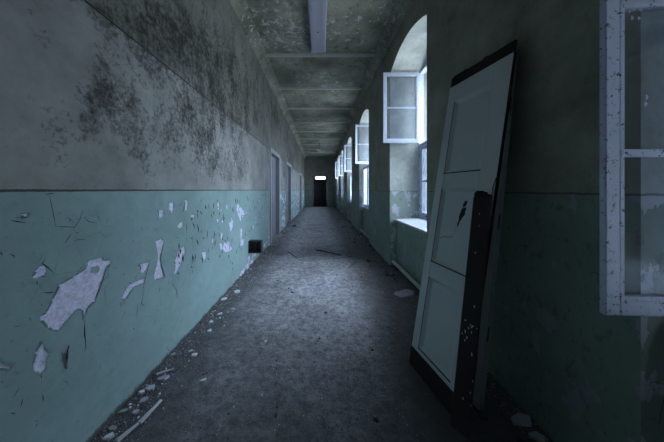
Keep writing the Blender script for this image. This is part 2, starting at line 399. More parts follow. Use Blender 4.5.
DOORS = [(5.71, 6.97), (8.38, 9.75), (13.9, 15.2)]
DTOP = 2.44
def spans(a, b, step):
    n = max(1, int(round((b-a)/step))); return list(np.linspace(a, b, n+1)[:-1])
ys = spans(YB, .45, .3)+spans(.45, 5.71, .012)+spans(5.71, 6.97, .3)+spans(6.97, 8.38, .035)+spans(8.38, 9.75, .3)+spans(9.75, 13.9, .04)+spans(13.9, 15.2, .3)+spans(15.2, YE, .05)+[YE]
zs = spans(0, 1.41, .012)+spans(1.41, DTOP, .05)+spans(DTOP, HC, .05)+[HC]
ys, zs = np.array(ys), np.array(zs)
YY, ZZ = np.meshgrid(ys, zs, indexing='ij'); P = np.stack([YY.ravel(), ZZ.ravel()], 1)
peel = np.full(len(P), .05)
for pg in peels:
    a = np.array(pg); lo, hi = a.min(0)-.05, a.max(0)+.05
    s = np.where((P[:, 0] > lo[0]) & (P[:, 0] < hi[0]) & (P[:, 1] > lo[1]) & (P[:, 1] < hi[1]))[0]
    if len(s): peel[s] = np.minimum(peel[s], sdf(P[s], pg))
isl = to_w(isle_px); a = np.array(isl)
s = np.where((abs(P[:, 0]-a[:, 0].mean()) < .2) & (abs(P[:, 1]-a[:, 1].mean()) < .2))[0]
peel[s] = np.maximum(peel[s], -sdf(P[s], isl))
mould = np.full(len(P), -.14)
# soft patches of mould: centre and radii along wall / up wall, strength
blots = []
for (x, y, rx, ry, st) in [(113,104,26,26,.42),(98,112,14,20,.45),(130,112,16,26,.5),(112,75,14,30,.4),(122,45,18,24,.6),(133,42,18,18,.55),(95,8,28,14,.6),(150,30,25,18,.55),(185,60,24,26,.7),(170,95,18,20,.3),(205,90,20,24,.65),(190,130,22,30,.35),(215,140,16,34,.5),(232,120,14,30,.55),(240,165,12,20,.5),(205,165,18,20,.35),(160,165,20,18,.2),(250,100,14,30,.5),(225,60,20,30,.5),(140,150,12,14,.2),(100,5,30,14,.5),(150,22,30,22,.6),(190,50,26,30,.6),(215,75,22,26,.6),(175,35,14,20,.5),(235,100,16,22,.5),(128,95,10,14,.35),(100,95,10,16,.35),(118,125,16,14,.35),(150,70,14,22,.35),(175,135,30,22,.3),(210,120,22,26,.35),(60,150,50,30,.1),(150,100,60,60,.12)]:
    d0, h0 = px_wall(x, y); d1, _ = px_wall(x-rx, y); d2, _ = px_wall(x+rx, y)
    blots.append((d0, h0, (d2-d1)/2, ry*d0/F, st))
for k in range(16): blots.append((rnd.uniform(6, 18), rnd.uniform(1.6, 4), rnd.uniform(.5, 1.2), rnd.uniform(.3, .9), rnd.uniform(.3, .6)))
for (cy, cz, ry, rz, st) in blots:
    mould += st*np.exp(-((P[:, 0]-cy)/ry)**2-((P[:, 1]-cz)/rz)**2)
mould += np.where(P[:, 1] > 2.43, .22, 0)*np.clip((P[:, 0]-1)/2, 0, 1)
mould = np.where(mould > .12, .12+.50*np.tanh((mould-.12)/.7), mould)
ny, nz = len(ys), len(zs)
idx = np.arange(ny*nz).reshape(ny, nz)
q = np.stack([idx[:-1, :-1], idx[1:, :-1], idx[1:, 1:], idx[:-1, 1:]], -1)
cy = (ys[:-1]+ys[1:])/2; cz = (zs[:-1]+zs[1:])/2
keep = np.ones((ny-1, nz-1), bool)
for (a, b) in DOORS: keep &= ~(((cy > a) & (cy < b))[:, None] & (cz < DTOP)[None, :])
q = q[keep].reshape(-1, 4)
depth = np.clip(.5-peel*120, 0, 1)*.0035*(P[:, 1] < DADO_L)
V = [(XL-d, y, z) for (y, z), d in zip(P, depth)]
fcs = [tuple(int(v) for v in r[::-1]) for r in q]; mats_i = [0]*len(fcs)
extra_v, extra_f = [], []
def add_face(pts, mi):
    n0 = len(V); V.extend(pts); fcs.append(tuple(range(n0, n0+len(pts)))); mats_i.append(mi)
att_pe = list(peel); att_mo = list(mould)
for pg in peels:                                   # curled paint edges around each loss
    if pg[0][0] > 6: continue
    c = Vector((sum(p[0] for p in pg)/len(pg), sum(p[1] for p in pg)/len(pg)))
    for k in range(len(pg)):
        if rnd.random() < .45: continue
        p, r_ = Vector(pg[k]), Vector(pg[(k+1) % len(pg)])
        d = (r_-p)
        if d.length < .006: continue
        n = Vector((-d.y, d.x)).normalized()
        if n.dot(c-(p+r_)/2) < 0: n = -n
        L = min(.005, d.length*.15+.001); hgt = rnd.uniform(.002, .007)
        o1, o2 = p-n*.004, r_-n*.004; i1, i2 = p.lerp(r_, .12)+n*L*.6, p.lerp(r_, .85)+n*L
        add_face([(XL+.0008, o1.x, o1.y), (XL+.0008, o2.x, o2.y), (XL+hgt, i2.x, i2.y), (XL+hgt*.6, i1.x, i1.y)], 1)
for pts, wd in cracks:                             # open cracks
    n = len(pts); Lp, Rp = [], []
    for k, p in enumerate(pts):
        p = Vector(p); d = (Vector(pts[min(k+1, n-1)])-Vector(pts[max(k-1, 0)])); d = d.normalized() if d.length else Vector((0, 1))
        nn = Vector((-d.y, d.x)); ww = wd*(.25 if k in (0, n-1) else 1)*rnd.uniform(.6, 1.2)
        Lp.append(p+nn*ww); Rp.append(p-nn*ww)
    for k in range(n-1):
        if n == 2:
            mid = (Vector(pts[0])+Vector(pts[1]))/2
            add_face([(XL+.0012, Lp[0].x, Lp[0].y), (XL+.0012, mid.x+wd*.8, mid.y), (XL+.0012, Lp[1].x, Lp[1].y), (XL+.0012, mid.x-wd*.8, mid.y)], 2)
        else:
            add_face([(XL+.0012, Lp[k].x, Lp[k].y), (XL+.0012, Lp[k+1].x, Lp[k+1].y), (XL+.0012, Rp[k+1].x, Rp[k+1].y), (XL+.0012, Rp[k].x, Rp[k].y)], 2)
me = bpy.data.meshes.new('wall_left'); me.from_pydata(V, [], fcs)
for mm in (M['wall_left'], M['lip'], M['crack']): me.materials.append(mm)
me.polygons.foreach_set('material_index', mats_i)
na = len(V)
for nm, arr in (('peel', att_pe), ('mould', att_mo)):
    at = me.attributes.new(nm, 'FLOAT', 'POINT'); full = np.full(na, .05, dtype=np.float32); full[:len(arr)] = arr
    at.data.foreach_set('value', full)
me.update()
wl = bpy.data.objects.new('wall_left', me); sc.collection.objects.link(wl); tag(wl, kind='structure')
# door pockets in the left wall
for i, (a, b) in enumerate(DOORS, 1):
    r = empty('door_%d' % i, (XL, a, 0)); tag(r, kind='structure')
    w_ = b-a
    bm = bmesh.new()                                # casing lining the pocket, standing proud of the plaster
    box(bm, (-.16, 0, 0), (.018, .055, DTOP), .004); box(bm, (-.16, w_-.055, 0), (.018, w_, DTOP), .004); box(bm, (-.16, .055, DTOP-.055), (.018, w_-.055, DTOP), .004)
    box(bm, (.0, -.05, 0), (.022, .0, DTOP+.05), .004); box(bm, (.0, w_, 0), (.022, w_+.05, DTOP+.05), .004); box(bm, (.0, 0, DTOP), (.022, w_, DTOP+.05), .004)
    link_mesh('door_frame', bm, M['doorframe'], r)
    bm = bmesh.new(); box(bm, (-.145, .057, .01), (-.105, w_-.057, DTOP-.057), .003)
    for z0, z1 in ((.2, 1.0), (1.15, 2.2)):
        for y0, y1 in ((.14, w_/2-.05), (w_/2+.05, w_-.14)):
            box(bm, (-.11, y0, z0), (-.098, y1, z1), .006)
    lf = link_mesh('door_leaf', bm, M['doorleaf'], r)
    bm = bmesh.new(); tube(bm, [(-.105, .13, 1.05), (-.06, .13, 1.05), (-.055, .22, 1.05)], .009); link_mesh('door_handle', bm, M['rust'], lf)
# batten running along the wall at door-head height
bm = bmesh.new(); box(bm, (XL-.002, YB, 2.427), (XL+.007, DOORS[0][0]-.06, 2.436), .002)
tag(link_mesh('trim_1', bm, M['rust']), kind='structure')

# ================================================================== floor, ceiling, end walls
bm = bmesh.new()
quad(bm, (XL-.3, YB, 0), (XW+.3, YB, 0), (XW+.3, YE+.1, 0), (XL-.3, YE+.1, 0))
tag(link_mesh('floor', bm, M['floor']), kind='structure')
bm = bmesh.new()
box(bm, (XL-.3, YB-.1, HC), (XW+.4, YE+.3, HC+.2))
for s, X in ((1, XL), (-1, XR)):                    # coved junctions
    pts = [(X-s*.01, HC-.16), (X+s*.018, HC-.155), (X+s*.05, HC-.10), (X+s*.10, HC-.045), (X+s*.17, HC-.012), (X+s*.18, HC+.01)]
    for (xa, za), (xb, zb) in zip(pts, pts[1:]):
        quad(bm, (xa, YB, za), (xa, YE, za), (xb, YE, zb), (xb, YB, zb))
k = 0
y = 4.62-1.513*5
while y < YE-.3:                                    # plastered ribs, paler colour paints in the light on their undersides
    if y > YB:
        pr = [(-.05, .0), (-.03, -.03), (.03, -.03), (.05, .0)]
        for (a1, b1), (a2, b2) in zip(pr, pr[1:]):
            quad(bm, (XL+.02, y+a1, HC+b1), (XR-.02, y+a1, HC+b1), (XR-.02, y+a2, HC+b2), (XL+.02, y+a2, HC+b2), mi=1)
    y += 1.513
tag(link_mesh('ceiling', bm, [M['ceiling'], M['rib']]), kind='structure')
# far end wall with doorway and transom light
DX0, DX1, DH, TH = -.60, .62, 2.26, 2.55
bm = bmesh.new()
for a, b in (((XL-.2, YE, 0), (DX0, YE+.25, HC)), ((DX1, YE, 0), (XW+.3, YE+.25, HC)), ((DX0, YE, TH), (DX1, YE+.25, HC))): box(bm, a, b)
tag(link_mesh('wall_end', bm, M['wall_right']), kind='structure')
bm = bmesh.new(); box(bm, (XL-.2, YB-.2, 0), (XW+.3, YB, HC)); tag(link_mesh('wall_back', bm, M['wall_right']), kind='structure')
r = empty('door_4', (0, YE, 0)); tag(r, kind='structure')
bm = bmesh.new()
box(bm, (DX0-.06, -.03, 0), (DX0+.04, .12, TH+.06), .005); box(bm, (DX1-.04, -.03, 0), (DX1+.06, .12, TH+.06), .005)
box(bm, (DX0, -.03, TH-.04), (DX1, .12, TH+.06), .005); box(bm, (DX0, -.02, DH), (DX1, .12, DH+.06), .005)
link_mesh('door_frame', bm, M['doorleaf'], r)
for s, (a, b) in enumerate(((DX0+.042, .008), (.012, DX1-.042))):
    bm = bmesh.new(); box(bm, (a, .05, .01), (b, .09, DH-.005), .003)
    for z0, z1 in ((.15, .95), (1.1, 2.1)): box(bm, (a+.1, .04, z0), (b-.1, .055, z1), .006)
    lf = link_mesh('door_leaf', bm, M['enddoor'], r)
    bm = bmesh.new(); tube(bm, [((-.06 if s == 0 else .08), .05, 1.02), ((-.06 if s == 0 else .08), .0, 1.02)], .012); link_mesh('door_knob', bm, M['rust'], lf)
bm = bmesh.new(); box(bm, (DX0+.03, .06, DH+.05), (DX0+.22, .11, TH-.03)); box(bm, (DX1-.17, .06, DH+.05), (DX1-.03, .11, TH-.03)); link_mesh('transom_board', bm, M['enddoor'], r)
bm = bmesh.new(); box(bm, (DX0+.22, .05, DH+.06), (DX1-.17, .056, TH-.04)); link_mesh('transom_pane', bm, M['clear'], r)
bm = bmesh.new(); box(bm, (-.005, .03, .0), (.025, .052, DH-.005), .003); link_mesh('cover_strip', bm, M['enddoor'], r)
bm = bmesh.new(); box(bm, (DX0-.02, .02, .0), (DX1+.02, .26, .03)); box(bm, (DX0+.03, .09, DH-.06), (DX1-.03, .14, DH+.02)); link_mesh('door_stop', bm, M['enddoor'], r)
bm = bmesh.new(); box(bm, (.01, .04, DH+.06), (.04, .07, TH-.04)); link_mesh('glazing_bar', bm, M['doorleaf'], r)

# ================================================================== right wall
SEG = 14
def arch(t): return SPRING+(CROWN-SPRING)*(1-(2*t-1)**2)
bm = bmesh.new(); XO = XW+.09                       # inner leaf up to the frames, outer masonry behind
edges = [YB]
def wall_quad(y0, y1, z0, z1): quad(bm, (XR, y1, z0), (XR, y0, z0), (XR, y0, z1), (XR, y1, z1))
prev = YB
for i in WINS:
    a, b = wn(i)
    if a > prev: wall_quad(prev, a, 0, HC)
    for s in range(SEG):
        t0, t1 = s/SEG, (s+1)/SEG; y0, y1 = a+(b-a)*t0, a+(b-a)*t1; h0, h1 = arch(t0), arch(t1)
        quad(bm, (XR, y1, h1), (XR, y0, h0), (XR, y0, HC), (XR, y1, HC))
        quad(bm, (XR, y0, h0), (XR, y1, h1), (XO, y1, h1), (XO, y0, h0), mi=1)          # soffit
        quad(bm, (XO-.03, y1, SPRING), (XO-.03, y0, SPRING), (XO-.03, y0, h0), (XO-.03, y1, h1), mi=1)   # lunette above the frame
    quad(bm, (XR, b, 0), (XR, b, arch(1)), (XO, b, arch(1)), (XO, b, 0), mi=1)          # far reveal
    quad(bm, (XR, a, arch(0)), (XR, a, 0), (XO, a, 0), (XO, a, arch(0)), mi=1)          # near reveal
    quad(bm, (1.425, b, 0), (1.425, a, 0), (1.425, a, SILL_F-.03), (1.425, b, SILL_F-.03))    # apron below the sill
    quad(bm, (XO, a, SILL_F-.03), (XO, b, SILL_F-.03), (1.425, b, SILL_F-.03), (1.425, a, SILL_F-.03))
    prev = b
wall_quad(prev, YE, 0, HC)
tag(link_mesh('wall_right', bm, [M['wall_right'], M['reveal']]), kind='structure')
bm = bmesh.new(); prev = YB-.3
for i in WINS:
    a, b = wn(i)
    box(bm, (XO, prev, 0), (XO+.25, a, HC+.2)); box(bm, (XO, a, 0), (XO+.25, b, SILL_B)); box(bm, (XO, a, SPRING+.02), (XO+.25, b, HC+.2)); prev = b
box(bm, (XO, prev, 0), (XO+.25, YE+.3, HC+.2))
tag(link_mesh('wall_outside', bm, M['plain']), kind='structure')
bm = bmesh.new(); box(bm, (3.1, -9, -4), (9, .75, 9.5)); box(bm, (2.9, -9.2, 9.5), (9.3, .95, 9.8))     # unseen block added outside to dim the near windows
for zz in (-2.0, 1.2, 4.6):
    for yy in (-7, -4.4, -1.8): box(bm, (3.06, yy, zz), (3.12, yy+1.2, zz+2), mi=1)
tag(link_mesh('light_blocker', bm, [M['blocker'], M['rust']]), kind='structure')

def sash_bm(w_, h, st=.055, d=.038):
    bm = bmesh.new()
    box(bm, (0, -d/2, 0), (st, d/2, h), .004); box(bm, (w_-st, -d/2, 0), (w_, d/2, h), .004)
    box(bm, (st, -d/2, 0), (w_-st, d/2, st+.008), .004); box(bm, (st, -d/2, h-st), (w_-st, d/2, h), .004)
    # rebated inner moulding and glazing bar
    for a, b in (((st, -.012, st), (st+.014, .012, h-st)), ((w_-st-.014, -.012, st), (w_-st, .012, h-st)), ((st, -.012, st+.008), (w_-st, .012, st+.022)), ((st, -.012, h-st-.014), (w_-st, .012, h-st))): box(bm, a, b)
    box(bm, (st, -.014, h/2-.015), (w_-st, .014, h/2+.015), .004)
    return bm
def sash(parent, w_, h, loc, rz, glass='glass', handle=True, d=.038, m='sash'):
    o = link_mesh('sash', sash_bm(w_, h, d=d), M[m], parent); o.location = loc; o.rotation_euler = (0, 0, rz)
    for z0, z1 in ((.06, h/2-.012), (h/2+.012, h-.052)):
        bm = bmesh.new(); box(bm, (.052, -.002, z0), (w_-.052, .002, z1)); link_mesh('glass_pane', bm, M[glass], o)
    if handle:
        bm = bmesh.new(); box(bm, (w_*.35, -.032, .018), (w_*.35+.15, -.019, .034), .003); link_mesh('latch', bm, M['rust'], o)
    bm = bmesh.new()
    bm.free()
    for zz in (.15, h-.2):
        bm = bmesh.new(); tube(bm, [(-.004, -.02, zz), (-.004, -.02, zz+.07)], .007); link_mesh('hinge', bm, M['rust'], o)
    return o
LOW, LOWT, UPB, UPT = .915, 2.200, 2.254, 3.53
for n, i in enumerate(WINS):
    a, b = wn(i)
    r = empty('window_%d' % (n+1), (0, 0, 0)); tag(r, kind='structure')
    bm = bmesh.new(); x0, x1 = XW-.0, XW+.085
    box(bm, (x0, a, .88), (x1, a+.03, SPRING+.01), .003); box(bm, (x0, b-.03, .88), (x1, b, SPRING+.01), .003)
    box(bm, (x0, a+.03, .87), (x1, b-.03, LOW-.003), .003); box(bm, (x0, a+.03, UPT+.003), (x1, b-.03, SPRING+.02), .003)
    box(bm, (x0, a+.03, LOWT+.003), (x1, b-.03, UPB-.003), .003)
    link_mesh('window_frame', bm, M['sash'], r)
    bm = bmesh.new()                                # sloping sill board
    f0, f1 = SILL_F, SILL_B; X0, X1 = XR+.085, XW+.01
    v = [(X0, a+.004, f0-.032), (X0, b-.004, f0-.032), (X1, b-.004, f0-.032), (X1, a+.004, f0-.032), (X0, a+.004, f0), (X0, b-.004, f0), (X1, b-.004, f1-.012), (X1, a+.004, f1-.012)]
    vs = [bm.verts.new(p) for p in v]
    for f in ((0, 3, 2, 1), (4, 5, 6, 7)[::-1], (0, 1, 5, 4), (1, 2, 6, 5), (2, 3, 7, 6), (3, 0, 4, 7)): bm.faces.new([vs[j] for j in f])
    bmesh.ops.recalc_face_normals(bm, faces=bm.faces[:])
    link_mesh('window_sill', bm, M['sill'], r)
    W2 = (b-a-.06)/2 - .002
    mid = (a+b)/2
    # sash local x runs from hinge; closed leaves lie along the wall
    xc = XW+.03
    sash(r, W2, UPT-UPB, (xc, a+.032, UPB), R(90))                       # upper near leaf, closed
    if i == -1:
        sash(r, W2, UPT-UPB, (xc, b-.032, UPB), R(-90))
        ns = sash(r, .67, LOWT-LOW, (XW-.03, b-.045, LOW-.012), R(180-3), 'clear', True, .024)
        for (lx, lz, rx_, rz_) in ((.572, 1.205, .005, .006), (.562, 1.180, .006, .010), (.553, 1.212, .004, .003), (.530, 1.210, .009, .005), (.537, 1.178, .005, .007), (.508, .865, .005, .012), (.512, .838, .007, .010)):  # pale flecks on the pane stand in for bright glints of light
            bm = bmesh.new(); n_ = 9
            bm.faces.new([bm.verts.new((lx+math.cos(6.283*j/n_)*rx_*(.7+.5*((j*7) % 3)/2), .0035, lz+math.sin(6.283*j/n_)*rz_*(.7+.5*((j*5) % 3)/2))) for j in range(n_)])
            link_mesh('glint_fleck', bm, M['chip'], ns)  # lower far leaf swung into the corridor
    else:
        if i >= 0: sash(r, .66, UPT-UPB, (XW-.025, b-.09, UPB), R(180+(0, 2, -2, 1, 3)[i]), 'glass')
        else: sash(r, W2, UPT-UPB, (xc, b-.032, UPB), R(-90))
        sash(r, W2, LOWT-LOW, (xc, b-.032, LOW), R(-90))
    sash(r, W2, LOWT-LOW, (xc, a+.032, LOW), R(90))
    if i >= 1:                                       # inner casements, thick with dust
        sash(r, W2+.02, LOWT-LOW-.02, (1.435, b-.02, SILL_F+.015), R(-90), 'dusty', False)
        sash(r, W2+.02, LOWT-LOW-.02, (1.435, a+.02, SILL_F+.015), R(90), 'dusty', False)
# heating pipes along the aprons
for i in (0, 1, 2, 3):
    a, b = wn(i)
    bm = bmesh.new(); tube(bm, [(1.352, a+.03, .085), (1.352, b-.03, .085)], .034, 12)
    root = link_mesh('heating_pipe', bm, M['pipe'], smooth=True)
    where = ['the nearest bare apron beside the leaning door', 'the second window apron, beyond the first pier', 'the third window apron', 'the fourth window apron, far down the corridor'][i]
    tag(root, 'pale painted heating pipe low along '+where, 'pipe', 'heating pipes under the windows')
    for yy in (a+.25, b-.25):
        bm = bmesh.new(); box(bm, (1.335, yy, .0), (1.424, yy+.03, .053), .003); link_mesh('bracket', bm, M['rust'], root)

# ================================================================== ceiling lamp and pendant
lamp = empty('fluorescent_lamp', (-.035, 0, HC)); tag(lamp, 'long grey-lilac fluorescent lamp fixed lengthwise under the ceiling', 'ceiling lamp')
bm = bmesh.new(); pr = [(-.06, 0), (-.141, -.055), (-.141, -.095), (-.125, -.125), (.125, -.125), (.141, -.095), (.141, -.055), (.06, 0)]
y0, y1 = 2.75, 4.32
A = [bm.verts.new((p, y0, q_)) for p, q_ in pr]; B = [bm.verts.new((p, y1, q_)) for p, q_ in pr]
for k in range(len(pr)): bm.faces.new((A[k], A[(k+1) % len(pr)], B[(k+1) % len(pr)], B[k]))
bm.faces.new(A); bm.faces.new(B); bmesh.ops.recalc_face_normals(bm, faces=bm.faces[:])
link_mesh('housing', bm, M['lamp'], lamp)
for xx in (-.08, .08):
    bm = bmesh.new(); box(bm, (xx-.02, y0+.01, -.13), (xx+.02, y1-.01, -.1249), .001); link_mesh('edge_rail', bm, M['lamp'], lamp)
for yy in (y0, y1):
    bm = bmesh.new(); box(bm, (-.143, yy-.012, -.128), (.143, yy+.012, -.05), .004); link_mesh('end_cap', bm, M['white'], lamp)
bm = bmesh.new(); tube(bm, [(0, 3.78, -.1245), (0, 3.78, -.128)], .013, 16); link_mesh('cable_hole', bm, M['black'], lamp)

pend = empty('pendant_lamp', (-.03, 12.9, HC)); tag(pend, 'small enamel pendant lamp hanging far down the corridor', 'pendant lamp')
bm = bmesh.new(); tube(bm, [(0, 0, 0), (0, 0, -.44)], .014, 8); link_mesh('stem', bm, M['rust'], pend)
bm = bmesh.new(); tube(bm, [(0, 0, 0), (0, 0, -.03)], .05, 12); link_mesh('ceiling_rose', bm, M['white'], pend)
bm = bmesh.new(); prof = [(.02, -.40), (.05, -.44), (.09, -.47), (.15, -.50), (.155, -.515)]
rg = [[bm.verts.new((rr*math.cos(2*math.pi*k/20), rr*math.sin(2*math.pi*k/20), zz)) for k in range(20)] for rr, zz in prof]
for p_, q_ in zip(rg, rg[1:]):
    for k in range(20): bm.faces.new((p_[k], p_[(k+1) % 20], q_[(k+1) % 20], q_[k]))
link_mesh('lamp_shade', bm, M['white'], pend, True)
bm = bmesh.new(); bmesh.ops.create_uvsphere(bm, u_segments=12, v_segments=8, radius=.055, matrix=Matrix.Translation((0, 0, -.52))); link_mesh('bulb', bm, M['white'], pend, True)

# ================================================================== iron box on the left wall
vb = empty('iron_wall_box', (XL, 3.95, .27)); tag(vb, 'black open-fronted iron box sticking out low on the left wall', 'wall box')
bm = bmesh.new(); W_, D_, H_ = .225, .12, .215
box(bm, (0, 0, 0), (W_, D_, .012), .002); box(bm, (0, 0, H_-.012), (W_, D_, H_), .002); box(bm, (W_-.012, 0, .012), (W_, D_, H_-.012), .002)
box(bm, (0, 0, .012), (.012, D_, H_-.012), .002); box(bm, (.012, D_-.02, .012), (W_-.012, D_, H_-.012))
link_mesh('casing', bm, M['black'], vb)
bm = bmesh.new(); box(bm, (.115, .01, .013), (.127, D_-.02, H_-.013)); link_mesh('divider', bm, M['rust'], vb)
for xx in (.05, .085, .16, .20):
    bm = bmesh.new(); box(bm, (xx, .02, .013), (xx+.01, .03, H_-.013), .002); link_mesh('bar', bm, M['rust'], vb)

# ================================================================== leaning doors
def leaf_frame(B1, B2, top_dx, L):
    u = Vector((B2[0]-B1[0], B2[1]-B1[1], 0)); wd = u.length; u.normalize()
    n0 = Vector((-u.y, u.x, 0))                      # horizontal, pointing to the wall (+X)
    if n0.x < 0: n0 = -n0
    zz = math.sqrt(L*L-top_dx*top_dx)
    v = (n0*top_dx+Vector((0, 0, zz))).normalized()
    wv = u.cross(v).normalized()                      # points to corridor or wall
    if wv.x > 0: wv = -wv
    m = Matrix.Identity(4)
    for r_ in range(3): m[r_][0] = u[r_]; m[r_][1] = -wv[r_]; m[r_][2] = v[r_]; m[r_][3] = (B1[0], B1[1], 0)[r_]
    return m, wd
def door_leaf(name, B1, B2, dx, L, th, panels, lab, front, edge, KB=.135, TOP=.085):
    m, wd = leaf_frame(B1, B2, dx, L)
    root = empty(name); root.matrix_world = m
    tag(root, lab, 'door', 'loose door leaves against the right wall')
    KT = L-TOP
    bm = bmesh.new(); s = .078; s2 = .118
    box(bm, (0, 0, KB), (s, th, KT), .002); box(bm, (wd-s2, 0, KB), (wd, th, KT), .002)
    zc = KB
    for (z0, z1) in panels+[(KT, None)]:
        box(bm, (s, 0.0003, zc), (wd-s2, th-.0003, z0), .002); zc = z1 if z1 else z0
    link_mesh('door_stiles', bm, front, root)
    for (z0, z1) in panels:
        bm = bmesh.new(); x0, x1 = s, wd-s2; q_ = .028; dp = .018
        o_ = [(x0, 0.001, z0), (x1, 0.001, z0), (x1, 0.001, z1), (x0, 0.001, z1)]; i_ = [(x0+q_, dp, z0+q_), (x1-q_, dp, z0+q_), (x1-q_, dp, z1-q_), (x0+q_, dp, z1-q_)]
        for k in range(4): quad(bm, o_[k], o_[(k+1) % 4], i_[(k+1) % 4], i_[k])
        quad(bm, *i_); 
        j_ = [(x0, th-.004, z0), (x1, th-.004, z0), (x1, th-.004, z1), (x0, th-.004, z1)]; quad(bm, *j_[::-1])
        link_mesh('door_panel', bm, M['panel_white'], root)
        bm = bmesh.new(); box(bm, (x0-.006, -.0008, z0-.004), (x1+.004, .004, z0+.004)); box(bm, (x0-.003, -.0004, z0), (x0+.001, .003, z1)); link_mesh('panel_line', bm, M['black_mark'], root)  # thin dark strips along the panel's foot and one edge
    bm = bmesh.new(); box(bm, (0, -.003, .0), (wd, th, KB), .002); link_mesh('kick_board', bm, M['bare_wood'], root)
    bm = bmesh.new(); box(bm, (.004, .002, KT), (wd-.004, th-.002, L), .002)
    for k in range(9):
        a = rnd.uniform(0, wd-.06); box(bm, (a, .004, L-.005), (a+rnd.uniform(.01, .05), th-.004, L+rnd.uniform(.002, .012)))
    link_mesh('top_rail', bm, M['bare_wood'], root)
    bm = bmesh.new(); box(bm, (wd, .001, KB), (wd+.004, th-.001, KT), .0015); link_mesh('door_edge', bm, edge, root)
    bm = bmesh.new()
    bm.free()
    for zz in (.45, L*.5, L-.4):
        bm = bmesh.new(); tube(bm, [(wd+.005, th*.3, zz), (wd+.005, th*.3, zz+.09)], .004); link_mesh('hinge', bm, M['rust'], root)
    return root, m, wd
d1, m1, w1 = door_leaf('door_leaf', (.725, 1.80), (.830, 1.300), .400, 2.38, .024, [(.17, .73), (.85, 1.435), (1.555, 2.15)],
   'white panelled door leaf with a black smear leaning against the right wall', M['door_white'], M['bare_wood'])
d2, m2, w2 = door_leaf('door_leaf', (.905, 1.905), (.995, 1.390), .266, 2.32, .033, [(.17, .73), (.85, 1.435), (1.555, 2.15)],
   'second door leaf behind the white one, only its chipped pale edge showing', M['door_white'], M['edge_white'], .012, .012)
# soot smear and a scratch on the middle panel of the front leaf
bm = bmesh.new()
def splat(c, rx, rz, n=16, y=.0125, rot=0):
    pts = []
    for k in range(n):
        t = 2*math.pi*k/n; r_ = rnd.uniform(.7, 1.2); a_, b_ = math.cos(t)*rx*r_, math.sin(t)*rz*r_
        pts.append((c[0]+a_*math.cos(rot)-b_*math.sin(rot), y, c[1]+a_*math.sin(rot)+b_*math.cos(rot)))
    bm.faces.new([bm.verts.new(p) for p in pts])
splat((.299, 1.325), .013, .030, rot=-.35, y=.0172); splat((.287, 1.255), .021, .050, rot=-.25, y=.0174); splat((.268, 1.19), .009, .035, rot=-.25, y=.0176)
pts = [(.265, 1.198), (.253, 1.127), (.23, 1.077), (.19, 1.066), (.154, 1.062), (.128, 1.050), (.108, 1.042)]
for p, q_ in zip(pts, pts[1:]): quad(bm, (p[0], .0173, p[1]-.0022), (q_[0], .0173, q_[1]-.0022), (q_[0], .0173, q_[1]+.0022), (p[0], .0173, p[1]+.0022))
link_mesh('soot_smear', bm, M['black_mark'], d1)
# dark board leaning on the front leaf
def on_leaf(u_, v_, off): return m1 @ Vector((u_, -off, v_))
Tp = on_leaf(w1-.045, 1.37, .022); Bp = Vector((.800, 1.262, .0)); 
v = (Tp-Bp); Lb = v.length; v.normalize(); uu = Vector((.17, -.98, 0)); uu = Vector((.62, -.78, 0)); uu = (uu-v*uu.dot(v)).normalized(); ww = uu.cross(v)
if ww.x < 0: ww = -ww
mb = Matrix.Identity(4)
for r_ in range(3): mb[r_][0] = uu[r_]; mb[r_][1] = ww[r_]; mb[r_][2] = v[r_]; mb[r_][3] = (Bp-uu*.05)[r_]
bd = empty('board'); bd.matrix_world = mb; tag(bd, 'dark brown board speckled with paint chips, propped on the white door leaf', 'board')
bm = bmesh.new(); box(bm, (.0, -.016, .02), (.092, .012, Lb), .003); link_mesh('plank', bm, M['dark_wood'], bd)
bm = bmesh.new(); box(bm, (.002, -.018, Lb), (.090, .012, Lb+.02), .005)
for k in range(6): a = rnd.uniform(0, .08); box(bm, (a, -.014, Lb+.015), (a+.015, .008, Lb+.02+rnd.uniform(.005, .02)))
link_mesh('split_end', bm, M['bare_wood'], bd)
for k in range(22):
    t = rnd.uniform(.1, Lb-.1) if k > 18 else rnd.uniform(.15, .75); c = (.05+rnd.uniform(-.035, .04), t); n = 6; y_ = -.0168; bm = bmesh.new()
    bm.faces.new([bm.verts.new((c[0]+math.cos(2*math.pi*j/n)*rnd.uniform(.0015, .005), y_, c[1]+math.sin(2*math.pi*j/n)*rnd.uniform(.003, .011))) for j in range(n)][::-1])
    link_mesh('paint_chip', bm, M['chip'], bd)
bm = bmesh.new(); tube(bm, [(.098, -.024, Lb-.08), (.098, -.024, Lb+.06), (.11, -.022, Lb+.12)], .003, 6); link_mesh('wire', bm, M['rust'], bd)

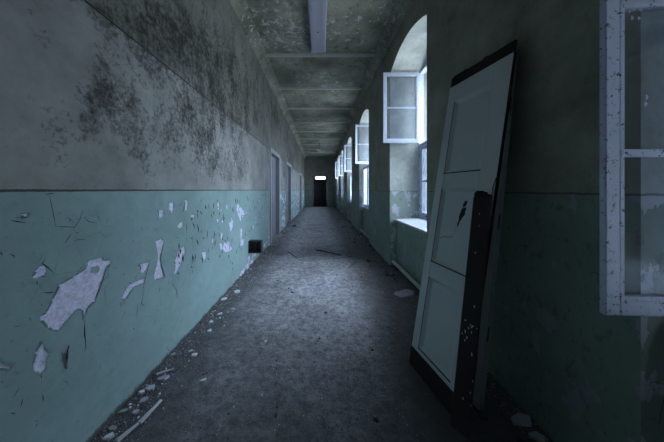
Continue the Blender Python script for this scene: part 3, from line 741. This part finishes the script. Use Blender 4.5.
# ================================================================== debris
def shard_bm(rx, ry, h, n=7, tilt=0):
    bm = bmesh.new(); top, bot = [], []
    for k in range(n):
        t = 2*math.pi*k/n+rnd.uniform(-.2, .2); r_ = rnd.uniform(.65, 1.15)
        p = (math.cos(t)*rx*r_, math.sin(t)*ry*r_); bot.append(bm.verts.new((p[0], p[1], 0))); top.append(bm.verts.new((p[0]*.92, p[1]*.92, h+tilt*p[0]+rnd.uniform(0, h*.25))))
    bm.faces.new(bot[::-1]); bm.faces.new(top)
    for k in range(n): bm.faces.new((bot[k], bot[(k+1) % n], top[(k+1) % n], top[k]))
    bmesh.ops.triangulate(bm, faces=[f for f in bm.faces if len(f.verts) > 4])
    return bm
def shard(name, px, py, wpx, hpx, mname, lab, cat, group=None, hgt=.012, rz=None, tilt=.12):
    X, Y = px_floor(px, py); s = Y/F
    hgt *= .55; rx = wpx*s/2; ry = min(.25, hpx*Y*Y/(F*EYE)/2)
    ry = max(ry, rx*.5)
    X = max(X, XL+max(rx, ry)*1.2)
    o = link_mesh(name, shard_bm(rx, ry, hgt, 5 if 'slab' in name else 6, tilt), M[mname]); o.location = (X, Y, .001)
    o.rotation_euler = (0, 0, rz if rz is not None else rnd.uniform(-.5, .5))
    return tag(o, lab, cat, group)
G = 'broken plaster slabs along the foot of the left wall'
for a in [
 ('plaster_slab', 150, 389, 14, 8, 'slab', 'bluish plaster slab above the split pale lath, widest in the row', 'plaster piece', G, .02),
 ('plaster_slab', 163, 379, 12, 6, 'slab', 'grey plaster slab just under the thin stick by the left wall', 'plaster piece', G, .02),
 ('plaster_slab', 142, 393, 9, 4, 'chip', 'pale narrow slab between the widest slab and the left wall', 'plaster piece', G, .02),
 ('plaster_slab', 144, 401, 9, 7, 'slab', 'triangular grey slab midway beside the upper end of the pale lath', 'plaster piece', G, .018),
 ('plaster_slab', 136, 413, 9, 7, 'slab', 'small grey slab left of the split in the pale lath', 'plaster piece', G, .018),
 ('plaster_slab', 123, 412, 12, 6, 'greenchip', 'green-grey slab lying against the left wall left of the lath', 'plaster piece', G, .015),
 ('plaster_slab', 112, 429, 10, 6, 'greenchip', 'green-grey flake at the wall foot near the bottom edge', 'plaster piece', G, .012),
 ('plaster_slab', 109, 438, 12, 6, 'chip', 'pale slab at the bottom edge, nearest to the viewer by the left wall', 'plaster piece', G, .02),
 ('plaster_slab', 173, 355, 6, 4, 'slab', 'small lone slab between the thin stick and the chips up the wall', 'plaster piece', G, .015),
 ('plaster_chip', 203, 381, 7, 4, 'chip', 'white chip lying alone out on the dark floor, lower left', 'plaster chip', None, .015),
 ('plaster_chip', 194, 355.5, 6.5, 4, 'chip', 'brightest white chip, at the near end of the chip trail by the wall', 'plaster chip', None, .018),
 ('plaster_chip', 191, 351.5, 5, 3, 'chip', 'white chip touching just beyond the brightest chip', 'plaster chip', None, .014),
 ('plaster_chip', 209.5, 331, 4, 3, 'chip', 'round white chip on the trail, wall side of the floor', 'plaster chip', None, .014),
 ('plaster_chip', 211.3, 322, 4, 3, 'chip', 'white chip next beyond the round one on the trail', 'plaster chip', None, .012),
 ('plaster_chip', 220, 314, 5, 2, 'chip', 'flat thin white chip halfway up the trail', 'plaster chip', None, .010),
 ('plaster_chip', 224, 299, 6, 3, 'chip', 'long pale chip touching the wall halfway to the iron box', 'plaster chip', None, .012),
 ('plaster_chip', 237, 292, 6, 3.5, 'chip', 'bright chip farthest up the trail before the iron box', 'plaster chip', None, .02),
 ('plaster_chip', 233, 309, 5, 2, 'slab', 'dull grey chip inward of the trail', 'plaster chip', None, .010),
 ('plaster_chip', 265.6, 341.5, 3, 2, 'chip', 'tiny white chip alone near the middle of the floor', 'plaster chip', None, .010),
 ('plaster_chip', 262, 321.6, 3, 2, 'slab', 'tiny grey chip in mid-floor beyond the lone white one', 'plaster chip', None, .010),
 ('floor_plate', 404, 294, 26, 7, 'slab', 'flat blue-grey sheet on the floor left of the leaning door', 'sheet', None, .015),
 ('plaster_slab', 522, 421, 24, 10, 'slab', 'bluish rubble slab in the dark at the foot of the right wall', 'plaster piece', None, .03),
 ('plaster_slab', 536, 438, 16, 10, 'slab', 'bluish rubble slab at the bottom edge by the right wall', 'plaster piece', None, .03),
 ('brick_lump', 375, 238, 10, 5, 'dirt', 'dark rubble lump beside the foot of the first pier', 'rubble', None, .07),
 ('brick_lump', 362, 222, 8, 4, 'dirt', 'dark rubble lump under the second window', 'rubble', None, .08),
 ('brick_lump', 368, 229, 6, 4, 'dirt', 'small dark rubble lump between two larger ones beyond the first pier', 'rubble', None, .06),
 ('brick_lump', 284, 226, 5, 2, 'dirt', 'dark lump on the floor near the far left doors', 'rubble', None, .05),
 ]:
    shard(*a[:8], a[8] if len(a) > 8 else None, a[9] if len(a) > 9 else .012)
def stick(name, p, q_, r_, mname, lab, cat, flat=False):
    X0, Y0 = px_floor(*p); X1, Y1 = px_floor(*q_)
    bm = bmesh.new()
    if flat:
        L = math.hypot(X1-X0, Y1-Y0); box(bm, (0, -r_, 0), (L, r_, r_*.6), .003)
        for v_ in bm.verts:
            if v_.co.x > L-.01: v_.co.y *= .5
            v_.co.z += .012*v_.co.x/L
        o = link_mesh(name, bm, M[mname]); o.location = (X0, Y0, .001); o.rotation_euler = (0, 0, math.atan2(Y1-Y0, X1-X0))
    else:
        mx, my = (X0+X1)/2+rnd.uniform(-.01, .01), (Y0+Y1)/2
        tube(bm, [(0, 0, r_), (mx-X0, my-Y0, r_*1.2), (X1-X0, Y1-Y0, r_)], r_, 7, r_*.6); o = link_mesh(name, bm, M[mname]); o.location = (X0, Y0, 0)
    return tag(o, lab, cat)
stick('wooden_lath', (117, 442), (138.5, 426.5), .016, 'lath', 'nearer broken half of the pale split lath at bottom left', 'lath', True)
stick('wooden_lath', (139.5, 424), (161.5, 402.5), .016, 'lath', 'farther broken half of the pale split lath, pointing up the corridor', 'lath', True)
stick('thin_stick', (156.5, 375.5), (174, 370), .008, 'lath', 'thin pale stick at the left wall above the plaster slabs', 'stick')
stick('twig', (317, 250.5), (341, 256), .014, 'darkstick', 'long dark twig lying across the middle of the corridor', 'twig')
stick('twig', (288, 252), (297, 258), .008, 'darkstick', 'short thin dark twig right of the iron box', 'twig')
stick('twig', (349, 268), (356, 262), .008, 'darkstick', 'short dark twig on the floor before the first pier', 'twig')
stick('wooden_lath', (385, 271), (398, 283), .012, 'darkstick', 'dark lath on the floor beside the heating pipe', 'lath', True)

zones = [  # count, x range, y range, material, size, label, group
 (46, (-1.24, -.95), (1.3, 3.9), 'chip', (.004, .011), 'tiny pale plaster chip strewn along the foot of the left wall', 'tiny chips along the left wall'),
 (26, (-.9, .9), (1.3, 3.6), 'chip', (.003, .007), 'tiny pale chip scattered over the near open floor', 'tiny pale chips on the open floor'),
 (34, (-.9, 1.0), (1.3, 5.5), 'dirt', (.006, .018), 'small dark crumb of rubble on the open floor', 'dark crumbs on the open floor'),
 (30, (-1.24, -.9), (3.6, 9), 'slab', (.010, .03), 'grey rubble piece along the left wall by the iron box and doors', 'rubble by the left doors'),
 (34, (.85, 1.27), (3.6, 12), 'dirt', (.015, .045), 'dark rubble piece at the foot of the window piers', 'rubble under the windows'),
 (14, (.95, 1.27), (1.0, 1.5), 'dirt', (.01, .03), 'dark rubble piece behind the leaning doors', 'rubble behind the leaning doors'),
]
for n, xr, yr, mn, sz, lab, grp in zones:
    protos = [link_mesh('rubble_piece', shard_bm(1, rnd.uniform(.6, .95), rnd.uniform(.3, .6), 6), M[mn]) for _ in range(4)]
    for k in range(n):
        o = protos[k] if k < 4 else protos[k % 4].copy()
        if k >= 4: sc.collection.objects.link(o)
        s = rnd.uniform(*sz); t = rnd.random()
        xx = xr[0]+(xr[1]-xr[0])*(t*t if xr[1] < 0 else (1-t*t if xr[0] > .5 else t))
        xx = min(max(xx, XL+s*1.2), XR-s*1.2)
        o.location = (xx, rnd.uniform(*yr), .0005); o.scale = (s, s, s); o.rotation_euler = (0, 0, rnd.uniform(0, 6.28))
        yy = o.location.y
        if grp.startswith('tiny chips'): l2 = 'tiny pale chip by the left wall '+('beside the split pale lath' if yy < 1.9 else 'below the trail of white chips' if yy < 2.9 else 'just before the iron box'); g2 = grp+(' beside the lath' if yy < 1.9 else ' along the trail' if yy < 2.9 else ' before the iron box')
        elif grp.startswith('tiny pale'): l2 = 'tiny pale chip on the open floor '+('left of' if xx < 0 else 'right of')+' the corridor middle'; g2 = grp+(' left' if xx < 0 else ' right')
        elif grp.startswith('dark crumbs'): l2 = 'small dark crumb on the open floor '+('near the viewer' if yy < 2.6 else 'short of the long twig'); g2 = grp+(' near' if yy < 2.6 else ' farther')
        elif grp.startswith('rubble by'): l2 = 'grey rubble piece by the left wall '+('between iron box and first door' if yy < 5.8 else 'below the first and second doors' if yy < 7.6 else 'beyond the second door'); g2 = grp+(' first' if yy < 5.8 else ' second' if yy < 7.6 else ' last')
        elif grp.startswith('rubble under'): l2 = 'dark rubble piece at the foot of the '+('first window pier' if yy < 5.9 else 'second window and pier' if yy < 9 else 'far window piers'); g2 = grp+(' first' if yy < 5.9 else ' second' if yy < 9 else ' far')
        else: l2, g2 = lab, grp
        tag(o, l2, 'rubble', g2)

# uncountable grit and dust crumbs over the whole floor
gv, gf, gm = [], [], []
for k in range(15000):
    t = rnd.random(); y = 1.0+9*t*t
    x = rnd.uniform(XL+.01, XR-.01)
    if rnd.random() < .35: x = XL+.01+abs(rnd.gauss(0, .12))
    elif rnd.random() < .2: x = XR-.01-abs(rnd.gauss(0, .12))
    if not XL < x < XR or (x > .62 and 1.15 < y < 2.05 and x < 1.15): continue      # none under the leaning doors
    s = rnd.uniform(.0012, .0045)*(1+.25*y)*(.8 if rnd.random() < .92 else 1.6); n0 = len(gv); rot = rnd.uniform(0, 6.28)
    for j in range(3): gv.append((x+math.cos(rot+j*2.1)*s, y+math.sin(rot+j*2.1)*s*rnd.uniform(.6, 1.3), 0))
    gv.append((x, y, s*rnd.uniform(.5, 1)))
    mi = rnd.choice((0, 0, 0, 1, 1, 2))
    for tri in ((0, 1, 3), (1, 2, 3), (2, 0, 3)): gf.append(tuple(n0+j for j in tri)); gm.append(mi)
me = bpy.data.meshes.new('grit'); me.from_pydata(gv, [], gf)
for mm in (M['dirt'], M['slab'], M['chip']): me.materials.append(mm)
me.polygons.foreach_set('material_index', gm); me.update()
o = bpy.data.objects.new('grit', me); sc.collection.objects.link(o); tag(o, 'fine grit and plaster crumbs strewn over the whole floor', 'grit', kind='stuff')

# lifted paint flake on the left wall, curling away beside the small bare patch
bm = bmesh.new(); base = [px_wall(61.0, 349), px_wall(63.0, 357), px_wall(65.2, 369)]; tip = [px_wall(67.5, 345), px_wall(64.0, 356), px_wall(65.4, 368)]
rows = []
for (a, b), (c, d) in zip(base, tip):
    rows.append([bm.verts.new((XL+h_, a+(c-a)*t_, b+(d-b)*t_)) for t_, h_ in ((0, .001), (.3, .004), (.5, .007), (.7, .010))])
for p_, q_ in zip(rows, rows[1:]):
    for k in range(3): bm.faces.new((p_[k], p_[k+1], q_[k+1], q_[k]))
tag(link_mesh('paint_flake', bm, M['slab']), 'curled pale paint flake lifting off the left wall beside a bare patch', 'paint flake')
